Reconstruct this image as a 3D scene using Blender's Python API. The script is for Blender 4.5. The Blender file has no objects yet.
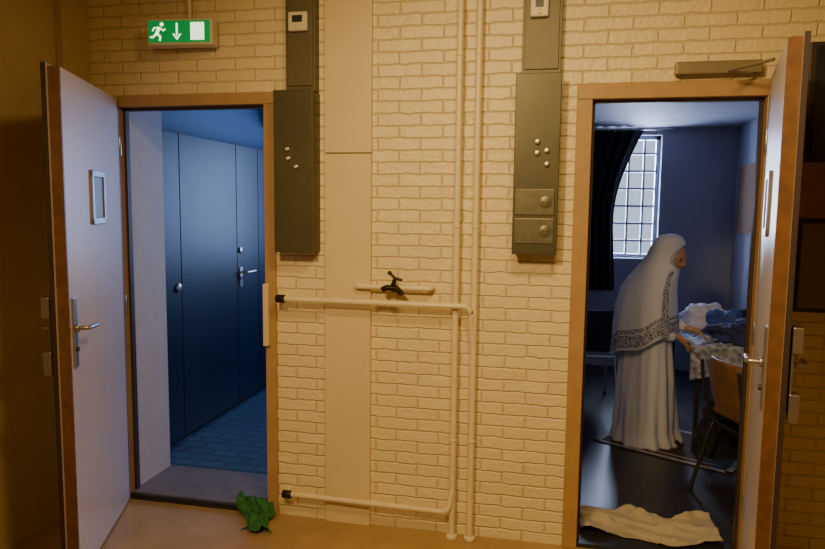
import bpy, bmesh, math, random
from mathutils import Vector, Matrix, noise
random.seed(3)
C=bpy.context.collection
# ---------------------------------------------------------------- materials
def mat(name,col,rough=.5,metal=0,var=0.0,vs=8.0,bump=0.0,bs=60.0,col2=None,spec=.5):
    m=bpy.data.materials.new(name); m.use_nodes=True; nt=m.node_tree; b=nt.nodes["Principled BSDF"]
    b.inputs["Roughness"].default_value=rough; b.inputs["Metallic"].default_value=metal
    b.inputs["Base Color"].default_value=(*col,1)
    b.inputs["Specular IOR Level"].default_value=spec
    tc=nt.nodes.new("ShaderNodeTexCoord")
    if var>0 or col2:
        n=nt.nodes.new("ShaderNodeTexNoise"); n.inputs["Scale"].default_value=vs; n.inputs["Detail"].default_value=5
        nt.links.new(tc.outputs["Object"],n.inputs["Vector"])
        r=nt.nodes.new("ShaderNodeValToRGB"); r.color_ramp.elements[0].position=.35; r.color_ramp.elements[1].position=.65
        c2=col2 if col2 else tuple(c*(1-var) for c in col)
        r.color_ramp.elements[0].color=(*c2,1); r.color_ramp.elements[1].color=(*col,1)
        nt.links.new(n.outputs["Fac"],r.inputs["Fac"]); nt.links.new(r.outputs["Color"],b.inputs["Base Color"])
    if bump>0:
        n2=nt.nodes.new("ShaderNodeTexNoise"); n2.inputs["Scale"].default_value=bs; n2.inputs["Detail"].default_value=4
        nt.links.new(tc.outputs["Object"],n2.inputs["Vector"])
        bp=nt.nodes.new("ShaderNodeBump"); bp.inputs["Strength"].default_value=bump; bp.inputs["Distance"].default_value=.01
        nt.links.new(n2.outputs["Fac"],bp.inputs["Height"]); nt.links.new(bp.outputs["Normal"],b.inputs["Normal"])
    return m
def emis(name,col,s):
    m=bpy.data.materials.new(name); m.use_nodes=True; b=m.node_tree.nodes["Principled BSDF"]
    b.inputs["Base Color"].default_value=(*col,1); b.inputs["Emission Color"].default_value=(*col,1); b.inputs["Emission Strength"].default_value=s
    return m
def brickmat():
    m=bpy.data.materials.new("painted_brick"); m.use_nodes=True; nt=m.node_tree; b=nt.nodes["Principled BSDF"]; L=nt.links.new
    tc=nt.nodes.new("ShaderNodeTexCoord"); sp=nt.nodes.new("ShaderNodeSeparateXYZ"); cb=nt.nodes.new("ShaderNodeCombineXYZ")
    L(tc.outputs["Object"],sp.inputs[0])
    ad=nt.nodes.new("ShaderNodeMath"); ad.operation='ADD'; L(sp.outputs[0],ad.inputs[0]); L(sp.outputs[1],ad.inputs[1])
    L(ad.outputs[0],cb.inputs[0]); L(sp.outputs[2],cb.inputs[1])
    nz=nt.nodes.new("ShaderNodeTexNoise"); nz.inputs["Scale"].default_value=18; nz.inputs["Detail"].default_value=4; L(tc.outputs["Object"],nz.inputs["Vector"])
    vm=nt.nodes.new("ShaderNodeVectorMath"); vm.operation='MULTIPLY_ADD'; vm.inputs[1].default_value=(.018,.018,0); L(nz.outputs["Color"],vm.inputs[0]); L(cb.outputs[0],vm.inputs[2])
    br=nt.nodes.new("ShaderNodeTexBrick"); br.inputs["Scale"].default_value=1; br.inputs["Brick Width"].default_value=.215; br.inputs["Row Height"].default_value=.0585
    br.inputs["Mortar Size"].default_value=.0065; br.inputs["Mortar Smooth"].default_value=1.0; br.offset=.5
    br.inputs["Color1"].default_value=(.82,.70,.44,1); br.inputs["Color2"].default_value=(.77,.65,.40,1); br.inputs["Mortar"].default_value=(.70,.58,.35,1)
    L(vm.outputs[0],br.inputs["Vector"]); L(br.outputs["Color"],b.inputs["Base Color"])
    n2=nt.nodes.new("ShaderNodeTexNoise"); n2.inputs["Scale"].default_value=45; n2.inputs["Detail"].default_value=5; L(tc.outputs["Object"],n2.inputs["Vector"])
    n3=nt.nodes.new("ShaderNodeTexNoise"); n3.inputs["Scale"].default_value=9; L(cb.outputs[0],n3.inputs["Vector"])
    h=nt.nodes.new("ShaderNodeMath"); h.operation='MULTIPLY_ADD'; h.inputs[1].default_value=-.75; L(br.outputs["Fac"],h.inputs[0])
    s=nt.nodes.new("ShaderNodeMath"); s.operation='MULTIPLY_ADD'; s.inputs[1].default_value=.75; L(n2.outputs["Fac"],s.inputs[0]); L(n3.outputs["Fac"],s.inputs[2])
    L(s.outputs[0],h.inputs[2])
    bp=nt.nodes.new("ShaderNodeBump"); bp.inputs["Strength"].default_value=.7; bp.inputs["Distance"].default_value=.010
    L(h.outputs[0],bp.inputs["Height"]); L(bp.outputs["Normal"],b.inputs["Normal"]); b.inputs["Roughness"].default_value=.38
    return m
def tilemat():
    m=bpy.data.materials.new("blue_floor_tiles"); m.use_nodes=True; nt=m.node_tree; b=nt.nodes["Principled BSDF"]; L=nt.links.new
    tc=nt.nodes.new("ShaderNodeTexCoord")
    br=nt.nodes.new("ShaderNodeTexBrick"); br.inputs["Scale"].default_value=1; br.inputs["Brick Width"].default_value=.2; br.inputs["Row Height"].default_value=.1; br.inputs["Mortar Size"].default_value=.006
    br.inputs["Color1"].default_value=(.025,.065,.13,1); br.inputs["Color2"].default_value=(.04,.09,.17,1); br.inputs["Mortar"].default_value=(.006,.014,.03,1)
    L(tc.outputs["Object"],br.inputs["Vector"]); L(br.outputs["Color"],b.inputs["Base Color"]); b.inputs["Roughness"].default_value=.5
    return m
M=dict(
 brick=brickmat(), tile=tilemat(),
 plaster=mat("cream_plaster",(.62,.47,.24),.6,var=.12,vs=3,bump=.1),
 white=mat("white_plaster",(.62,.62,.66),.6,var=.06,bump=.08),
 rooml=mat("left_room_paint",(.16,.25,.38),.6,var=.06,bump=.08),
 roomw=mat("room_wall_paint",(.28,.29,.38),.7,var=.06),
 floor=mat("tan_linoleum",(.43,.28,.13),.35,var=.18,vs=5,bump=.05),
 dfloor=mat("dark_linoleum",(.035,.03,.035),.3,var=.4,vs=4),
 frame=mat("brown_frame_paint",(.46,.29,.14),.4,var=.12,vs=12),
 leaf=mat("door_laminate",(.68,.61,.59),.35,var=.05,vs=2),
 edge=mat("door_edge_wood",(.20,.09,.035),.45,var=.3,vs=20),
 dark=mat("dark_rebate",(.05,.03,.025),.5),
 board=mat("panel_paint",(.74,.61,.38),.4,var=.06,vs=3),
 box=mat("olive_grey_metal",(.095,.085,.052),.4,.3,var=.15,vs=6),
 trunk=mat("trunking_paint",(.13,.11,.07),.45,.2,var=.1),
 plate=mat("lighter_plate",(.19,.175,.13),.35,.4,var=.2,vs=30),
 steel=mat("brushed_steel",(.50,.48,.46),.3,.9,var=.1),
 closer=mat("closer_grey_paint",(.28,.23,.15),.4,.3,var=.1),
 pipe=mat("painted_pipe",(.82,.71,.48),.3,var=.08,vs=20),
 bronze=mat("old_bronze",(.05,.035,.02),.35,.7,var=.3,vs=40),
 offw=mat("offwhite_plastic",(.72,.66,.50),.4,var=.04),
 black=mat("black_plastic",(.02,.02,.022),.4),
 cab=mat("dark_blue_cabinet",(.007,.016,.040),.42,var=.2,vs=2.5,spec=.35),
 cabs=mat("cabinet_gap",(.002,.003,.006),.6),
 sill=mat("stone_sill",(.17,.15,.17),.5,var=.2,vs=15),
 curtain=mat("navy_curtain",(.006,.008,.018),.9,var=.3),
 rope=mat("white_robe",(.54,.55,.67),.8,var=.05),
 skin=mat("skin",(.40,.22,.14),.5,var=.06),
 lip=mat("lips",(.28,.09,.07),.5),
 eye=mat("eye_dark",(.02,.015,.01),.3),
 cork=mat("cork",(.26,.14,.08),.8,var=.25,vs=60),
 wood=mat("chair_plywood",(.24,.12,.04),.4,var=.25,vs=14),
 rag=mat("green_rag_cloth",(.035,.20,.05),.85,var=.5,vs=25,bump=.4,bs=90),
 towel=mat("beige_cloth",(.55,.48,.36),.9,var=.15,vs=12,bump=.4,bs=70),
 sheet=mat("patterned_sheet",(.42,.43,.54),.8,col2=(.07,.08,.14),vs=26),
 blue=mat("dark_blue_clothes",(.03,.05,.22),.85,col2=(.015,.015,.04),vs=9),
 bluec=mat("blue_clothes",(.05,.10,.38),.85,var=.4,vs=9),
 bagm=mat("black_fabric",(.012,.012,.018),.9,var=.3),
 rug=mat("rug_dark",(.05,.03,.035),.95,var=.5,vs=30),
 rugb=mat("rug_border",(.38,.35,.36),.95,var=.4,vs=40),
 desk=mat("desk_top",(.30,.24,.20),.4,var=.1),
 glass=mat("dark_glass",(.03,.03,.03),.1),
 shelfw=mat("varnished_wood",(.30,.17,.08),.4,var=.25,vs=9),
 olive=mat("olive_panel",(.19,.15,.07),.5,var=.1),
 green=emis("exit_green",(.0,.24,.05),.75), wemis=emis("exit_white",(.75,1,.6),2.0),
 wframe=mat("white_window_frame",(.42,.44,.50),.5),
)
# ---------------------------------------------------------------- helpers
def emp(name,loc=(0,0,0),rz=0,par=None):
    o=bpy.data.objects.new(name,None); o.location=loc; o.rotation_euler=(0,0,rz); o.empty_display_size=.1; C.objects.link(o)
    if par: o.parent=par
    return o
def fin(me,name,m,par=None,smooth=False):
    o=bpy.data.objects.new(name,me); C.objects.link(o)
    for mm in (m if isinstance(m,(list,tuple)) else [m]): me.materials.append(mm)
    if smooth:
        for p in me.polygons: p.use_smooth=True
    if par: o.parent=par
    return o
def boxes(name,lst,m,par=None,bev=0.0,seg=2):
    bm=bmesh.new()
    for x0,x1,y0,y1,z0,z1 in lst:
        mt=Matrix.Translation(((x0+x1)/2,(y0+y1)/2,(z0+z1)/2))@Matrix.Diagonal((abs(x1-x0),abs(y1-y0),abs(z1-z0),1))
        bmesh.ops.create_cube(bm,size=1,matrix=mt)
    me=bpy.data.meshes.new(name); bm.to_mesh(me); bm.free()
    o=fin(me,name,m,par)
    if bev>0:
        b=o.modifiers.new("bevel",'BEVEL'); b.width=bev; b.segments=seg; b.limit_method='ANGLE'
    return o
def cyl(name,p0,p1,r,m,par=None,r2=None,seg=24,bev=0):
    p0=Vector(p0);p1=Vector(p1);d=p1-p0
    bm=bmesh.new(); bmesh.ops.create_cone(bm,cap_ends=True,segments=seg,radius1=r,radius2=r if r2 is None else r2,depth=d.length,matrix=Matrix.Translation((p0+p1)/2)@d.to_track_quat('Z','Y').to_matrix().to_4x4())
    me=bpy.data.meshes.new(name); bm.to_mesh(me); bm.free()
    o=fin(me,name,m,par,True)
    b=o.modifiers.new("bevel",'BEVEL'); b.width=min(r*.2,.003) if not bev else bev; b.segments=2; b.limit_method='ANGLE'
    return o
def tube(name,pts,r,m,par=None,cyclic=False):
    cu=bpy.data.curves.new(name,'CURVE'); cu.dimensions='3D'; cu.bevel_depth=r; cu.bevel_resolution=5; cu.use_fill_caps=True
    s=cu.splines.new('POLY'); s.points.add(len(pts)-1)
    for i,p in enumerate(pts): s.points[i].co=(*p,1)
    s.use_cyclic_u=cyclic; s.use_smooth=True
    tmp=bpy.data.objects.new(name+"_t",cu); C.objects.link(tmp)
    dg=bpy.context.evaluated_depsgraph_get(); me=bpy.data.meshes.new_from_object(tmp.evaluated_get(dg)); bpy.data.objects.remove(tmp); me.materials.clear()
    return fin(me,name,m,par,True)
def elbow(pts,r,n=6):
    out=[Vector(pts[0])]
    for i in range(1,len(pts)-1):
        a,b,c=Vector(pts[i-1]),Vector(pts[i]),Vector(pts[i+1]); u=(a-b).normalized(); v=(c-b).normalized()
        for k in range(n+1):
            t=k/n; out.append((b+u*r)*(1-t)**2+b*2*t*(1-t)+(b+v*r)*t*t)
    out.append(Vector(pts[-1])); return out
def sph(name,c,s,m,par=None,seg=20):
    bm=bmesh.new(); bmesh.ops.create_uvsphere(bm,u_segments=seg,v_segments=seg//2+2,radius=1,matrix=Matrix.Translation(c)@Matrix.Diagonal((*s,1)))
    me=bpy.data.meshes.new(name); bm.to_mesh(me); bm.free(); return fin(me,name,m,par,True)
def grid(name,fn,nu,nv,m,par=None,thick=.004,idx=None):
    vs=[];fs=[]
    for j in range(nv+1):
        for i in range(nu+1): vs.append(fn(i/nu,j/nv))
    for j in range(nv):
        for i in range(nu): a=j*(nu+1)+i; fs.append((a,a+1,a+nu+2,a+nu+1))
    me=bpy.data.meshes.new(name); me.from_pydata(vs,[],fs)
    o=fin(me,name,m,par,True)
    if thick: s=o.modifiers.new("s",'SOLIDIFY'); s.thickness=thick
    return o
def skin(name,vs,es,rs,m,par=None,root=0,sub=2):
    me=bpy.data.meshes.new(name); me.from_pydata([Vector(v) for v in vs],es,[])
    o=fin(me,name,m,par)
    md=o.modifiers.new("skin",'SKIN'); md.use_smooth_shade=True
    for i,r in enumerate(rs):
        sv=me.skin_vertices[0].data[i]; sv.radius=(r,r) if not isinstance(r,tuple) else r; sv.use_root=(i==root)
    s=o.modifiers.new("sub",'SUBSURF'); s.levels=sub; s.render_levels=sub
    return o
def fb(x,y,z,s): return noise.fractal(Vector((x*s,y*s,z*s)),1.0,2.0,4)
# ---------------------------------------------------------------- key dims
LX0,LX1=-2.29,-1.463; RX0,RX1=.147,.88; LT=2.155; RT=2.145; WT=.40; CZ=3.1
# ---------------------------------------------------------------- room shell
boxes("wall_brick",[(-2.6,LX0-.04,0,WT,0,CZ),(LX0-.04,LX1+.03,0,WT,LT+.04,CZ),(LX1+.03,RX0-.03,0,WT,0,CZ),(RX0-.03,RX1+.03,0,WT,RT+.04,CZ),(RX1+.03,1.04,0,.06,0,CZ),(1.04,2.6,0,WT,0,CZ),(RX1+.03,1.04,.06,WT,RT+.04,CZ),(LX1,LX1+.03,.06,WT,0,LT+.04)],M['brick'])
boxes("wall_left",[(-2.7,-2.5,-4.6,0,0,CZ)],M['plaster'])
boxes("trim_1",[(-2.5,-2.455,-.20,0,0,CZ)],M['plaster'],bev=.004)
boxes("wall_right",[(2.5,2.7,-4.6,0,0,CZ)],M['plaster'])
boxes("wall_rear",[(-2.7,2.7,-4.8,-4.6,0,CZ)],M['plaster'])
boxes("ceiling",[(-2.7,2.7,-4.8,WT,CZ,CZ+.1)],M['plaster'])
boxes("floor",[(-2.7,2.7,-4.8,0,-.1,0)],M['floor'])
# left room
boxes("floor_left_room",[(-2.7,-.62,WT,3.6,-.1,0)],M['tile'])
boxes("wall_left_room_side",[(-2.9,-2.7,WT,3.6,0,2.7)],M['rooml'])
boxes("wall_left_room_back",[(-2.9,-.62,3.6,3.8,0,2.7)],M['rooml'])
boxes("wall_left_room_inner",[(-.74,-.62,WT,3.6,0,2.7)],M['rooml'])
boxes("ceiling_left_room",[(-2.9,-.62,WT,3.8,2.55,2.7)],M['rooml'])
boxes("trim_beam",[(-2.7,-.74,1.3,1.5,2.36,2.55),(-2.7,-.74,2.7,2.9,2.36,2.55)],M['white'])
boxes("trim_reveal",[(LX0-.04,LX0-.005,.06,WT,0,LT+.04)],M['white'])
boxes("trim_reveal_panel",[(-2.56,-2.36,WT,.46,0,2.55)],M['white'],bev=.003)
boxes("door_sill",[(LX0,LX1+.02,.0,WT,0,.035)],[M['sill']],bev=.004)
boxes("door_sill_riser",[(LX0+.01,LX1,-.02,-.001,0,.03)],M['black'])
# right room
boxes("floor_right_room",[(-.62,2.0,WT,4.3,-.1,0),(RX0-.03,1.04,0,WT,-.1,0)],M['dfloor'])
WX0,WX1,WZ0,WZ1=.42,1.02,1.14,2.39
boxes("wall_right_room_back",[(-.62,WX0,4,4.35,0,2.6),(WX1,2.0,4,4.35,0,2.6),(WX0,WX1,4,4.35,0,WZ0),(WX0,WX1,4,4.35,WZ1,2.6)],M['roomw'])
boxes("wall_right_room_side",[(1.73,2.0,WT,4,0,2.6)],M['roomw'])
boxes("wall_right_room_inner",[(-.62,-.55,WT,4,0,2.6)],M['roomw'])
boxes("ceiling_right_room",[(-.62,2.0,WT,4.35,2.46,2.6)],M['roomw'])
w=emp("window_1")
fr=[(WX0,WX0+.04,4.10,4.16,WZ0,WZ1),(WX1-.04,WX1,4.10,4.16,WZ0,WZ1),(WX0,WX1,4.10,4.16,WZ0,WZ0+.04),(WX0,WX1,4.10,4.16,WZ1-.04,WZ1)]
boxes("window_frame",fr,M['wframe'],w)
boxes("muntins",[(WX0+.6*k/4-.011,WX0+.6*k/4+.011,4.11,4.14,WZ0,WZ1) for k in range(1,4)]+[(WX0,WX1,4.11,4.14,WZ0+1.25*k/7-.011,WZ0+1.25*k/7+.011) for k in range(1,7)],M['wframe'],w)
# ---------------------------------------------------------------- door frames
f=emp("door_1"); 
boxes("frame_head",[(LX0-.06,LX1+.058,-.018,.06,LT,LT+.058)],M['frame'],f,bev=.004)
boxes("frame_posts",[(LX0-.058,LX0,-.018,.06,0,LT),(LX1,LX1+.058,-.018,.06,0,LT)],M['frame'],f,bev=.004)
boxes("frame_stops",[(LX1-.014,LX1,.03,.06,0.035,LT),(LX0,LX0+.014,.03,.06,.035,LT),(LX0,LX1,.03,.06,LT-.014,LT)],M['dark'],f)
boxes("strike_plate",[(LX1-.002,LX1+.028,-.045,-.018,.92,1.245)],M['board'],f,bev=.003)
def leaf(par,wd,ht,s,win):
    y0,y1=(-.045,0) if s>0 else (0,.045)
    boxes("leaf_core",[(.012,wd-.012,y0,y1,.012,ht)],M['leaf'],par,bev=.002)
    boxes("leaf_edges",[(0,.012,y0,y1,.012,ht),(wd-.012,wd,y0,y1,.012,ht)],M['edge'],par)
    yo0,yo1=(y0-.018,y0) if s>0 else (y1,y1+.018)
    boxes("rebate_lip",[(0.0,wd+.018,yo0,yo1,.012,ht+.01)],M['leaf'],par)
    boxes("rebate_edge",[(wd+.018,wd+.022,yo0,yo1,.012,ht+.01)],M['dark'],par)
    for sd in (1,-1):
        if sd==s: fy=0
        else: fy=yo0 if s>0 else yo1
        a=fy; b=fy+sd*.009
        boxes("handle_plate",[(wd-.075,wd-.03,min(a,b),max(a,b),.95,1.25)],M['steel'],par,bev=.003)
        cyl("handle_rose",(wd-.052,b,1.12),(wd-.052,b+sd*.012,1.12),.018,M['steel'],par)
        tube("lever",elbow([(wd-.052,b,1.12),(wd-.052,b+sd*.05,1.12),(wd-.165,b+sd*.05,1.115)],.015),.0095,M['steel'],par)
        cyl("lock_cylinder",(wd-.052,b-sd*.002,1.03),(wd-.052,b+sd*.01,1.03),.011,M['dark'],par)
    ys=(yo0-.042,yo0-.009) if s>0 else (yo1+.009,yo1+.042)
    boxes("lock_case",[(wd-.04,wd+.012,ys[0],ys[1],.93,1.03),(wd-.04,wd+.012,ys[0],ys[1],1.17,1.26)],M['steel'],par,bev=.004)
    boxes("lock_case_back",[(wd-.045,wd+.004,min(ys)+ (0.0 if s<0 else .025),max(ys)-(.025 if s<0 else 0),.93,1.26)],M['plate'],par,bev=.002)
    fa,fb_=(0,.012) if s>0 else (-.012,0)
    x0,x1,z0,z1=win
    boxes("hatch_frame",[(x0,x0+.03,fa,fb_,z0,z1),(x1-.03,x1,fa,fb_,z0,z1),(x0,x1,fa,fb_,z0,z0+.03),(x0,x1,fa,fb_,z1-.03,z1)],M['steel'],par,bev=.003)
    boxes("hatch_glass",[(x0+.03,x1-.03,fa*.4,fb_*.4,z0+.03,z1-.03)],M['plate'],par)
    for z in (.25,1.05,1.9):
        cyl("hinge",(-.012,0,z),(-.012,0,z+.1),.009,M['steel'],par,seg=12)
dl=emp("leaf",(LX0+.012,-.03,0),math.radians(-69),f); leaf(dl,.86,2.195,1,(.31,.52,1.55,1.80))
f=emp("door_2")
boxes("frame_head",[(RX0-.07,RX1+.07,-.018,.06,RT,RT+.07)],M['frame'],f,bev=.004)
boxes("frame_posts",[(RX0-.07,RX0,-.018,.06,0,RT),(RX1,RX1+.07,-.018,.06,0,RT)],M['frame'],f,bev=.004)
boxes("frame_stops",[(RX0,RX0+.014,.03,.06,0.02,RT),(RX1-.014,RX1,.03,.06,.02,RT),(RX0,RX1,.03,.06,RT-.014,RT)],M['dark'],f)
boxes("threshold",[(RX0,RX1,0,.16,0,.02)],M['black'],f,bev=.003)
dr=emp("leaf",(RX1+.002,-.03,0),math.radians(-102),f); leaf(dr,.76,2.215,-1,(.28,.46,1.55,1.80))
c=emp("door_closer")
boxes("closer_body",[(.49,.84,-.065,-.018,2.235,2.29)],M['closer'],c,bev=.006)
tube("closer_arm",elbow([(.80,-.045,2.234),(.80,-.06,2.228),(.68,-.16,2.228),(.80,-.36,2.228)],.02),.007,M['closer'],c)
# ---------------------------------------------------------------- pilaster panel
p=emp("trim_2")
boxes("panel_lower",[(-1.135,-.895,-.025,0,.0,1.905)],M['board'],p,bev=.003)
boxes("panel_upper",[(-1.135,-.895,-.025,0,1.910,CZ)],M['board'],p,bev=.003)
# ---------------------------------------------------------------- electrical boxes
def ebox(name,x0,x1,z0,z1,tx0,tx1,th,knobs,plates):
    e=emp(name)
    boxes("cabinet_body",[(x0,x1,-.105,0,z0,z1)],M['box'],e,bev=.004)
    boxes("cabinet_lid",[(x0-.004,x1+.004,-.122,-.105,z0-.004,z1+.004)],M['box'],e,bev=.003)
    boxes("trunking",[(tx0,tx1,-.06,0,z1+.005,CZ)],M['trunk'],e,bev=.002)
    boxes("trunking_cover",[(tx0+.012,tx1-.012,-.068,-.06,z1+.03,CZ)],M['trunk'],e,bev=.002)
    for i,(a,z) in enumerate(knobs):
        cyl("knob_%d"%i,(a,-.121,z),(a,-.134,z),.012,M['steel'],e); cyl("knob_cap_%d"%i,(a,-.134,z),(a,-.139,z),.006,M['offw'],e)
    for i,(z,zz) in enumerate(plates):
        boxes("cover_plate_%d"%i,[(x0+.004,x1-.012,-.127,-.121,z,zz)],M['plate'],e,bev=.004)
        cyl("socket_ring_%d"%i,(x1-.05,-.126,(z+zz)/2),(x1-.05,-.131,(z+zz)/2),.028,M['plate'],e)
        for dx in (-.01,.01): cyl("socket_hole",(x1-.05+dx,-.1305,(z+zz)/2),(x1-.05+dx,-.1325,(z+zz)/2),.004,M['black'],e,seg=10)
    t=emp("thermostat" if name=="electrical_box" else "thermostat.001")
    a,b,z,zz=th
    boxes("case",[(a,b,-.096,-.0685,z,zz)],M['offw'],t,bev=.006)
    boxes("display",[(a+.022,b-.022,-.098,-.095,z+.04,zz-.018)],M['black'],t)
    cyl("dial",((a+b)/2,-.095,z+.02),((a+b)/2,-.102,z+.02),.011,M['offw'],t)
ebox("electrical_box",-1.36,-1.166,1.42,2.20,-1.322,-1.17,(-1.295,-1.20,2.485,2.575),[(-1.29,1.92),(-1.285,1.875),(-1.245,1.835)],[])
ebox("electrical_box.001",-.192,.002,1.44,2.245,-.175,.0,(-.142,-.062,2.50,2.60),[(-.092,1.945),(-.092,1.895),(-.05,1.905),(-.048,1.845)],[(1.617,1.735),(1.487,1.602)])
# ---------------------------------------------------------------- pipes
pp=emp("water_pipes")
tube("riser_a",[(-.462,-.05,0.0),(-.462,-.05,CZ)],.0155,M['pipe'],pp)
tube("riser_b",[(-.372,-.05,0.0),(-.372,-.05,CZ)],.0155,M['pipe'],pp)
tube("handrail_pipe",elbow([(-1.36,0,1.178),(-1.36,-.085,1.178),(-.385,-.085,1.178),(-.385,-.06,1.10),(-.372,-.052,.98)],.045),.0145,M['pipe'],pp)
tube("short_pipe",elbow([(-.965,-.0,1.252),(-.965,-.05,1.252),(-.585,-.05,1.252),(-.585,-.0,1.252)],.02),.0135,M['pipe'],pp)
tube("low_pipe",elbow([(-1.345,0,.142),(-1.345,-.055,.142),(-.475,-.075,.142),(-.462,-.055,.25)],.04),.0135,M['pipe'],pp)
for nm,a in (("end_cap_a",(-1.36,-.085,1.178)),("end_cap_b",(-1.345,-.06,.142))):
    cyl(nm,(a[0]-.012,a[1],a[2]),(a[0]+.035,a[1],a[2]),.021,M['bronze'],pp)
for x in (-.462,-.372):
    for z in (.5,1.55,2.35): 
        cyl("clip",(x,-.05,z),(x,-.05,z+.012),.0185,M['pipe'],pp); cyl("clip_stud",(x,-.05,z+.006),(x,0,z+.006),.005,M['pipe'],pp,seg=10)
    cyl("floor_collar",(x,-.05,.0),(x,-.05,.018),.028,M['pipe'],pp)
t=emp("water_tap")
cyl("tap_flange",(-.76,-.066,1.252),(-.76,-.095,1.252),.02,M['bronze'],t)
tube("tap_body",elbow([(-.815,-.10,1.244),(-.80,-.10,1.256),(-.745,-.10,1.256),(-.715,-.115,1.23)],.014),.0145,M['bronze'],t)
cyl("tap_bonnet",(-.762,-.10,1.262),(-.752,-.105,1.30),.014,M['bronze'],t,r2=.009)
tube("tap_lever",[(-.775,-.10,1.325),(-.752,-.105,1.305),(-.715,-.105,1.295)],.0075,M['bronze'],t)
sph("lever_tip",(-.778,-.10,1.328),(.011,.011,.011),M['bronze'],t)
# ---------------------------------------------------------------- exit sign
s=emp("exit_sign",(-1.86,-.10,2.50),math.radians(6))
boxes("housing",[(-.17,.17,-.02,.055,-.065,.065)],M['offw'],s,bev=.008)
boxes("green_panel",[(-.158,.158,-.024,-.019,-.052,.052)],M['green'],s)
boxes("bracket",[(-.03,.03,.05,.098,-.02,.05)],M['offw'],s,bev=.004)
def flat(name,pl,m):
    bm=bmesh.new()
    for poly in pl: bm.faces.new([bm.verts.new((x,-.0255,z)) for x,z in poly])
    me=bpy.data.meshes.new(name); bm.to_mesh(me); bm.free(); return fin(me,name,m,s)
def seg(x0,z0,x1,z1,w):
    d=Vector((x1-x0,z1-z0)).normalized(); n=Vector((-d.y,d.x))*w/2
    return [(x0+n.x,z0+n.y),(x0-n.x,z0-n.y),(x1-n.x,z1-n.y),(x1+n.x,z1+n.y)]
flat("running_man",[seg(-.10,.02,-.115,-.01,.016),seg(-.115,-.01,-.095,-.025,.010),seg(-.095,-.025,-.10,-.045,.009),seg(-.115,-.008,-.135,-.028,.010),seg(-.135,-.028,-.15,-.026,.008),seg(-.10,.018,-.08,.004,.007),seg(-.08,.004,-.07,.012,.007),seg(-.102,.018,-.128,.018,.007),seg(-.128,.018,-.136,.002,.007),[( -.088+.010*math.cos(a*.785),.034+.010*math.sin(a*.785)) for a in range(8)]],M['wemis'])
flat("arrow",[seg(-.01,.04,-.01,-.02,.009),[(-.033,-.012),(-.01,-.042),(.013,-.012),(.004,-.012),(-.01,-.029),(-.024,-.012)]],M['wemis'])
flat("doorway_symbol",[[(.06,-.042),(.13,-.042),(.13,.042),(.06,.042)]],M['wemis'])
cyl("cable_conduit",(.02,.06,.05),(.02,.06,.60),.010,M['pipe'],s)
# ---------------------------------------------------------------- wall cabinet at right
k=emp("wall_cabinet")
boxes("cabinet_carcass",[(1.0,1.75,-.13,-.0,1.22,2.34)],M['dark'],k,bev=.004)
boxes("wood_rail",[(.98,1.77,-.165,-.13,1.62,1.85)],M['shelfw'],k,bev=.005)
boxes("glass_door",[(1.02,1.73,-.145,-.13,1.88,2.32)],M['glass'],k)
boxes("lower_panel",[(1.01,1.74,-.145,-.13,1.24,1.60)],M['olive'],k,bev=.004)
# ---------------------------------------------------------------- left room cabinets
k=emp("storage_cabinet")
ys=[.47,.92,1.75,2.15,2.6,3.3]
boxes("carcass",[(-2.69,-2.525,.465,3.4,0,2.12)],M['cabs'],k)
for i in range(5): boxes("panel_%d"%i,[(-2.525,-2.50,ys[i]+.004,ys[i+1]-.004,.03,2.12)],M['cab'],k,bev=.002)
def knobx(y,z,r=.018): cyl("escutcheon",(-2.50,y,z),(-2.485,y,z),r,M['steel'],k)
knobx(.87,1.08,.03); knobx(.87,1.085,.016); knobx(1.80,1.28,.024); knobx(1.80,1.07,.03)
boxes("cabinet_handle_plate",[(-2.50,-2.49,1.78,1.83,.98,1.14)],M['steel'],k,bev=.003)
tube("cabinet_lever",elbow([(-2.49,1.80,1.10),(-2.44,1.80,1.10),(-2.44,1.96,1.10)],.015),.011,M['steel'],k)
# ---------------------------------------------------------------- cloths
def ragfn(u,v):
    # lies over the sill edge, falls to the corridor floor and trails to the right
    w_=.16+.03*math.sin(v*7)
    x=(u-.5)*w_+.05*fb(u,v,1,2.0)+.13*v
    y=.035-.27*v+.035*fb(u,v,7,2.4)+.025*math.sin(u*10)*v
    base=.046 if y>-.022 else max(.008,.046-.045*min(1,(-.022-y)/.03))
    z=base+.035*abs(fb(u*2.4,v*2.4,3,1.9))+.012*(1+math.sin(u*20+5*v))*(.4+.6*math.exp(-((v-.35)/.3)**2))
    return (-1.555+x,y,z)
grid("green_rag",ragfn,60,70,M['rag'],thick=.003)
def towfn(u,v):
    x=.17+.68*u; y=.14+.30*v-.06*math.sin(u*3); z=.03+.05*max(0,fb(u*2.2,v*1.4,0,1.7))+.02*math.sin((u*.8+v*1.2)*14+2*fb(u,v,4,2))*(.4+.6*v)
    y+=.05*fb(u,v,9,2.2)
    return (x+.01*fb(u,v,5,3),y,max(z,.028))
grid("crumpled_towel",towfn,90,50,M['towel'],thick=.004)
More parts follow.
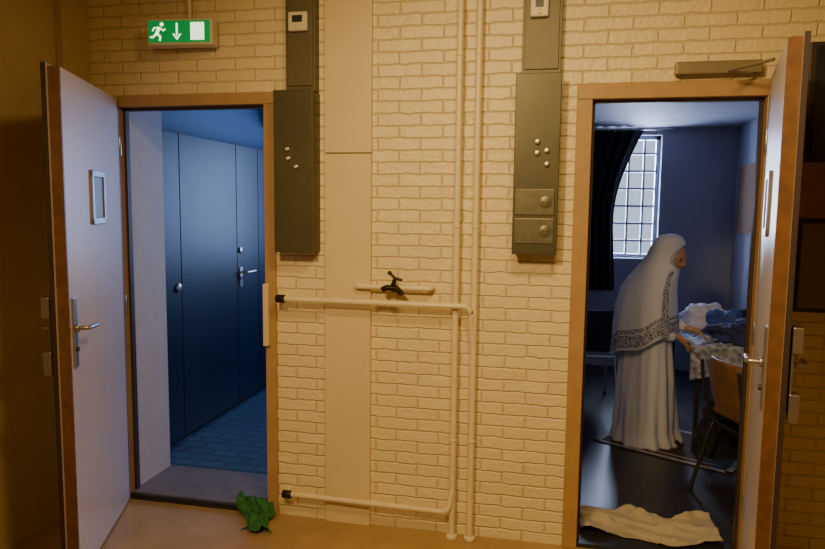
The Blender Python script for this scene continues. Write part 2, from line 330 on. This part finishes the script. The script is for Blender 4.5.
# ---------------------------------------------------------------- curtain
def curfn(u,v):
    z=2.43-1.62*v
    right=.83-.26*math.sin(min(v/.55,1)*math.pi/2)+.09*max(0,v-.6)
    left=.22
    x=left+(right-left)*u
    return (x,3.90+.03*math.sin(u*34)+.01*math.sin(u*71+v*4),z)
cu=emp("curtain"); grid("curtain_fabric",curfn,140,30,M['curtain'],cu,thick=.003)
cyl("curtain_rail",(.1,3.92,2.44),(1.1,3.92,2.44),.012,M['steel'],cu)
k=emp("notice_board"); boxes("cork",[(1.705,1.73,2.5,3.75,1.45,2.05)],M['cork'],k)
boxes("board_frame",[(1.70,1.73,2.48,2.50,1.43,2.07),(1.70,1.73,3.75,3.77,1.43,2.07),(1.70,1.73,2.5,3.75,2.05,2.07),(1.70,1.73,2.5,3.75,1.43,1.45)],M['shelfw'],k)
# ---------------------------------------------------------------- table with clothes
k=emp("table")
boxes("table_top",[(.92,1.70,1.45,2.55,.69,.72)],M['desk'],k,bev=.004)
boxes("table_legs",[(.95,.98,1.48,1.51,0,.69),(1.64,1.67,1.48,1.51,0,.69),(.95,.98,2.49,2.52,0,.69),(1.64,1.67,2.49,2.52,0,.69)],M['black'],k)
def shfn(u,v):
    x=.90+.72*u
    if v<.35: t=v/.35; y=1.425-.02*math.sin(u*17)+.01*t; z=.52+.21*t+.03*math.sin(u*9)*(1-t)
    else: t=(v-.35)/.65; y=1.435+.75*t; z=.735+.05*abs(fb(u*2,t*2,2,1.8))+.01
    return (x,y+.0,z)
grid("draped_sheet",shfn,80,60,M['sheet'],k,thick=.004)
pc=emp("pile_of_clothes")
def heap(name,cx,cy,z0,rx,ry,h,m,sd,par=None):
    bm=bmesh.new(); bmesh.ops.create_icosphere(bm,subdivisions=5,radius=1)
    for v in bm.verts:
        n=fb(v.co.x+sd,v.co.y,v.co.z,1.6); q=abs(fb(v.co.x,v.co.y+sd,v.co.z,3.2)); s_=1+.30*n-.22*q
        v.co=Vector((cx+v.co.x*rx*s_,cy+v.co.y*ry*s_,z0+max(v.co.z,-.10)*h*s_))
    me=bpy.data.meshes.new(name); bm.to_mesh(me); bm.free(); return fin(me,name,m,par,True)
heap("dark_jacket",1.33,1.68,.775,.28,.18,.13,M['blue'],2,pc)
heap("black_bag",1.45,1.95,.775,.20,.18,.17,M['bagm'],12,pc)
heap("blue_shirt",1.24,1.95,.78,.17,.15,.16,M['bluec'],6,pc)
heap("white_shirt",1.12,2.15,.78,.20,.17,.17,M['rope'],9,pc)
heap("duffel_bag",1.08,1.20,.16,.17,.15,.30,M['bagm'],4)
# ---------------------------------------------------------------- rug
r=emp("prayer_rug",(.86,1.62,0),math.radians(-29)); boxes("rug_field",[(-.46,.46,-.30,.34,.001,.008)],M['rug'],r); boxes("rug_border",[(-.46,.46,-.30,-.265,.008,.010),(-.46,.46,.305,.34,.008,.010),(-.46,-.42,-.3,.3,.008,.010),(.42,.46,-.3,.3,.008,.010),(-.38,.38,-.22,-.205,.008,.010)],M['rugb'],r)
# ---------------------------------------------------------------- chairs
def chair(name,loc,rz,sm,col):
    e=emp(name,loc,rz)
    def prof(t):
        pts=[(-.25,.82),(-.225,.70),(-.20,.58),(-.175,.49),(-.12,.455),(0,.45),(.12,.455),(.20,.44)]
        f=t*(len(pts)-1); i=min(int(f),len(pts)-2); g=f-i
        return (pts[i][0]*(1-g)+pts[i+1][0]*g, pts[i][1]*(1-g)+pts[i+1][1]*g)
    def fn(u,v):
        x,z=prof(v); hw=.20-.03*math.exp(-((v-.4)/.1)**2)-(.05*max(0,(.08-v)/.08)**2); yy=(u-.5)*2
        x-= -.035*yy*yy*(1 if v<.4 else 0)*(1-v); 
        return (x,yy*hw,z)
    o=grid("seat_shell",fn,16,40,sm,e,thick=.011)
    for s_ in (-1,1):
        y=s_*.19
        tube("leg_side_%d"%(s_+2),elbow([(.22,y*1.1,0.01),(.17,y,.43),(-.16,y,.43),(-.27,y*1.1,0.01)],.05),.011,col,e)
        tube("back_rod_%d"%(s_+2),elbow([(-.14,y,.43),(-.235,y*.95,.60),(-.262,y*.9,.80)],.05),.010,col,e)
        for x in (.22,-.27): cyl("foot_cap",(x,y*1.1,0.0),(x,y*1.1,.03),.014,M['black'],e,seg=12)
    tube("cross_bar",[(.17,-.19,.425),(.17,.19,.425)],.01,col,e); tube("cross_bar_b",[(-.16,-.19,.425),(-.16,.19,.425)],.01,col,e)
chair("chair",(1.15,.74,0),math.radians(20),M['wood'],M['black'])
chair("chair.001",(.30,2.62,0),math.radians(98),M['curtain'],M['steel'])
# ---------------------------------------------------------------- woman
W=emp("woman_in_prayer_garment",(.645,1.70,.011),math.radians(-15))
def robe_mat():
    m=bpy.data.materials.new("white_embroidered"); m.use_nodes=True; nt=m.node_tree; b=nt.nodes["Principled BSDF"]; L=nt.links.new
    b.inputs["Roughness"].default_value=.8
    at=nt.nodes.new("ShaderNodeAttribute"); at.attribute_name="band"; tc=nt.nodes.new("ShaderNodeTexCoord")
    vo=nt.nodes.new("ShaderNodeTexVoronoi"); vo.inputs["Scale"].default_value=70; vo.feature='DISTANCE_TO_EDGE'; L(tc.outputs["Object"],vo.inputs["Vector"])
    r=nt.nodes.new("ShaderNodeValToRGB"); r.color_ramp.elements[0].position=.08; r.color_ramp.elements[0].color=(1,1,1,1); r.color_ramp.elements[1].position=.20; r.color_ramp.elements[1].color=(0,0,0,1)
    L(vo.outputs["Distance"],r.inputs["Fac"])
    inv=nt.nodes.new("ShaderNodeMath"); inv.operation='MULTIPLY'; L(r.outputs["Color"],inv.inputs[0]); L(at.outputs["Fac"],inv.inputs[1])
    mx=nt.nodes.new("ShaderNodeMix"); mx.data_type='RGBA'; mx.inputs[6].default_value=(.54,.55,.67,1); mx.inputs[7].default_value=(.09,.09,.14,1)
    L(inv.outputs[0],mx.inputs[0]); L(mx.outputs[2],b.inputs["Base Color"]); return m
RM=robe_mat()
def interp(keys,z):
    for a,b in zip(keys,keys[1:]):
        if a[0]>=z>=b[0]:
            t=(a[0]-z)/(a[0]-b[0]); t=t*t*(3-2*t)*.5+t*.5; return [a[i]*(1-t)+b[i]*t for i in range(1,len(a))]
    return list(keys[-1][1:])
def loft(name,keys,nz,na,foldk,hem,band,cut=None,m=RM):
    vs=[];fs=[];bd=[]
    zt=keys[0][0]
    for j in range(nz+1):
        for i in range(na):
            a=2*math.pi*i/na
            t=j/nz; z_end=hem(a); z=zt+(z_end-zt)*t
            cx,rx,ry=interp(keys,z)
            dep=max(0,(1.15-z)/1.15)
            am=foldk*dep**.8
            n=1+am*(.6*math.sin(9*a+2.2*z+1.5*math.sin(3*z))+.5*math.sin(15*a-1.7*z)+.4*fb(math.cos(a),math.sin(a),z,2.2))
            vs.append((cx+rx*math.cos(a)*n,ry*math.sin(a)*n,z)); bd.append(band(a,z,z_end))
    for j in range(nz):
        for i in range(na):
            k_=(i+1)%na
            if cut and cut(2*math.pi*(i+.5)/na,vs[j*na+i][2]): continue
            fs.append((j*na+i,(j+1)*na+i,(j+1)*na+k_,j*na+k_))
    me=bpy.data.meshes.new(name); me.from_pydata(vs,[],fs)
    at=me.attributes.new("band",'FLOAT','POINT')
    for i,b in enumerate(bd): at.data[i].value=b
    o=fin(me,name,m,W,True); so=o.modifiers.new("s",'SOLIDIFY'); so.thickness=.004
    return o
ad=lambda a:abs((a+math.pi)%(2*math.pi)-math.pi)
loft("skirt",[(1.0,.0,.10,.12),(.75,.01,.17,.18),(.4,.015,.195,.21),(.1,.02,.21,.225),(0,.03,.235,.245)],70,160,.09,lambda a:0.0,lambda a,z,e:0.0)
kk=[(1.470,.135,.012,.012),(1.465,.135,.05,.045),(1.445,.133,.085,.072),(1.405,.128,.110,.090),(1.34,.113,.122,.098),(1.27,.085,.132,.102),(1.21,.055,.152,.120),(1.15,.028,.172,.165),(1.07,.006,.192,.205),(.95,-.004,.212,.235),(.8,-.003,.224,.25),(.6,-.003,.232,.26)]
def fo(a,z): 
    q=1-((z-1.315)/.085)**2
    return ad(a)/(.92*math.sqrt(q)) if q>0 else 9
def cut(a,z): return fo(a,z)<1
def band(a,z,e):
    v=0
    if z-e<.145: v=1 if (z-e>.02 and not .105<z-e<.115) else .2
    if z<1.22 and .66<ad(a)<.66+.26: v=1
    if fo(a,z)<1.28: v=max(v,.6)
    return v
loft("khimar",kk,110,200,.05,lambda a:.70+.09*math.cos(a)+.012*math.sin(5*a),band,cut)
# head
bm=bmesh.new(); bmesh.ops.create_uvsphere(bm,u_segments=48,v_segments=36,radius=1)
for v in bm.verts:
    x,y,z=v.co
    jaw=1-.22*max(0,-z)**1.3
    X=x*.090; Y=y*.072*jaw; Z=z*.108
    if x>0:
        X*= (1-.10*max(0,z-.3)); g=math.exp(-(y/.20)**2)
        X+=.022*g*math.exp(-((z+.10)/.20)**2)+.008*g*math.exp(-((z-.08)/.15)**2)
        X+=.007*math.exp(-(y/.35)**2)*math.exp(-((z+.52)/.09)**2)
        X+=.012*math.exp(-(y/.4)**2)*math.exp(-((z+.82)/.16)**2)
        X-=.010*math.exp(-((abs(y)-.42)/.18)**2)*math.exp(-((z-.10)/.13)**2)
        X+=.004*math.exp(-((z-.28)/.09)**2)*math.exp(-(y/.7)**2)
    v.co=(X,Y,Z)
me=bpy.data.meshes.new("head"); bm.to_mesh(me); bm.free()
hd=fin(me,"head",M['skin'],W,True); hd.location=(.152,0,1.314); hd.rotation_euler=(0,math.radians(28),math.radians(-14))
for s_ in (1,-1):
    sph("eye_%d"%(s_+2),(.071,s_*.029,.010),(.009,.013,.007),M['eye'],hd,12)
    tube("eyebrow_%d"%(s_+2),[(.078,s_*.014,.030),(.077,s_*.03,.034),(.066,s_*.046,.029)],.0028,M['eye'],hd)
    sph("ear_%d"%(s_+2),(.0,s_*.070,-.005),(.014,.007,.026),M['skin'],hd,12)
tube("mouth",[(.082,-.020,-.056),(.090,0,-.056),(.082,.020,-.056)],.004,M['lip'],hd)
skin("neck",[(.03,0,1.10),(.06,0,1.18),(.115,0,1.26)],[(0,1),(1,2)],[.06,.05,.05],M['skin'],W)
skin("sleeve_near",[(.02,-.15,1.03),(.03,-.185,.90),(.09,-.16,.81),(.17,-.12,.775),(.215,-.10,.77)],[(0,1),(1,2),(2,3),(3,4)],[.055,.052,.046,.038,.032],M['rope'],W)
skin("sleeve_far",[(.02,.15,1.03),(.05,.17,.92),(.13,.12,.86),(.22,.04,.83),(.27,.01,.82)],[(0,1),(1,2),(2,3),(3,4)],[.055,.052,.046,.038,.032],M['rope'],W)
def hand(name,org,yaw,pitch,mir):
    h=bpy.data.objects.new(name,None); h.parent=W; h.location=org; h.rotation_euler=(math.radians(20*mir),math.radians(pitch),math.radians(yaw)); h.scale=(.82,.82,.82); C.objects.link(h)
    skin("palm",[(-.06,0,0),(0,0,0),(.035,0,0),(.078,0,0)],[(0,1),(1,2),(2,3)],[.020,(.019,.026),(.016,.036),(.012,.036)],M['skin'],h,1)
    for i,(y,l,x0) in enumerate(((.030,.062,.070),(.010,.074,.076),(-.011,.068,.074),(-.031,.052,.066))):
        a=.25+.08*i; pts=[(x0-.015,y*.95,0)]; x,z=x0,0
        pts.append((x,y,0)); ang=a
        for q in (.45,.32,.23): x+=l*q*math.cos(ang)*1.05; z-=l*q*math.sin(ang)*1.05; ang+=.38; pts.append((x,y*1.06,z))
        skin("finger_%d"%(i+1),pts,[(j,j+1) for j in range(4)],[.009,.009,.0085,.0078,.006],M['skin'],h,0)
    m_=mir
    skin("thumb",[(.008,m_*.022,-.002),(.030,m_*.046,-.010),(.055,m_*.058,-.020),(.075,m_*.058,-.028)],[(0,1),(1,2),(2,3)],[.012,.0115,.0098,.007],M['skin'],h,0)
hand("hand_near",(.24,-.092,.765),5,38,1)
hand("hand_far",(.30,-.005,.82),-5,15,-1)
for s_ in (1,-1): sph("foot_%d"%(s_+2),(.17,s_*.07,.03),(.10,.04,.028),M['black'],W)
# ---------------------------------------------------------------- lights
def area(name,loc,rot,size,e,col,sy=None):
    l=bpy.data.lights.new(name,'AREA'); l.energy=e; l.color=col; l.size=size
    if sy: l.shape='RECTANGLE'; l.size_y=sy
    o=bpy.data.objects.new(name,l); o.location=loc; o.rotation_euler=[math.radians(a) for a in rot]; C.objects.link(o); return o
lm=emp("ceiling_lamp"); boxes("lamp_housing",[(-.3,.3,-1.95,-1.65,CZ-.05,CZ)],M['offw'],lm,bev=.01)
area("corridor_light",(0,-1.8,CZ-.06),(0,0,0),.5,36,(1,.66,.25),.25)
sl=bpy.data.lights.new("corridor_spot",'SPOT'); sl.energy=235; sl.color=(1,.69,.28); sl.spot_size=math.radians(92); sl.spot_blend=1; sl.shadow_soft_size=.14
so=bpy.data.objects.new("corridor_spot",sl); so.location=(-.80,-3.0,2.75); C.objects.link(so)
so.rotation_euler=(Vector((-.15,0,1.15))-so.location).to_track_quat('-Z','Y').to_euler()
area("window_light",(.72,4.33,1.77),(-90,0,0),.6,135,(.58,.70,1),1.2)
area("left_room_daylight",(-1.3,3.4,1.7),(-90,0,12),.9,56,(.36,.54,1),1.2)
wd=bpy.data.worlds.new("World"); bpy.context.scene.world=wd; wd.use_nodes=True
bg=wd.node_tree.nodes["Background"]; bg.inputs[0].default_value=(.6,.75,1,1); bg.inputs[1].default_value=1.0
# ---------------------------------------------------------------- camera
a,pt,ro=.2083,.1014,.0112
F=Vector((-math.sin(a)*math.cos(pt),math.cos(a)*math.cos(pt),-math.sin(pt))); R=Vector((math.cos(a),math.sin(a),0)); U=R.cross(F)
R2=R*math.cos(ro)+U*math.sin(ro); U2=-R*math.sin(ro)+U*math.cos(ro)
cd=bpy.data.cameras.new("camera"); cd.lens=674/825*36; cd.sensor_width=36; cd.clip_start=.05
co=bpy.data.objects.new("camera",cd); C.objects.link(co)
mw=Matrix((R2,U2,-F)).transposed().to_4x4(); mw.translation=(0,-3.25,1.652); co.matrix_world=mw
bpy.context.scene.camera=co
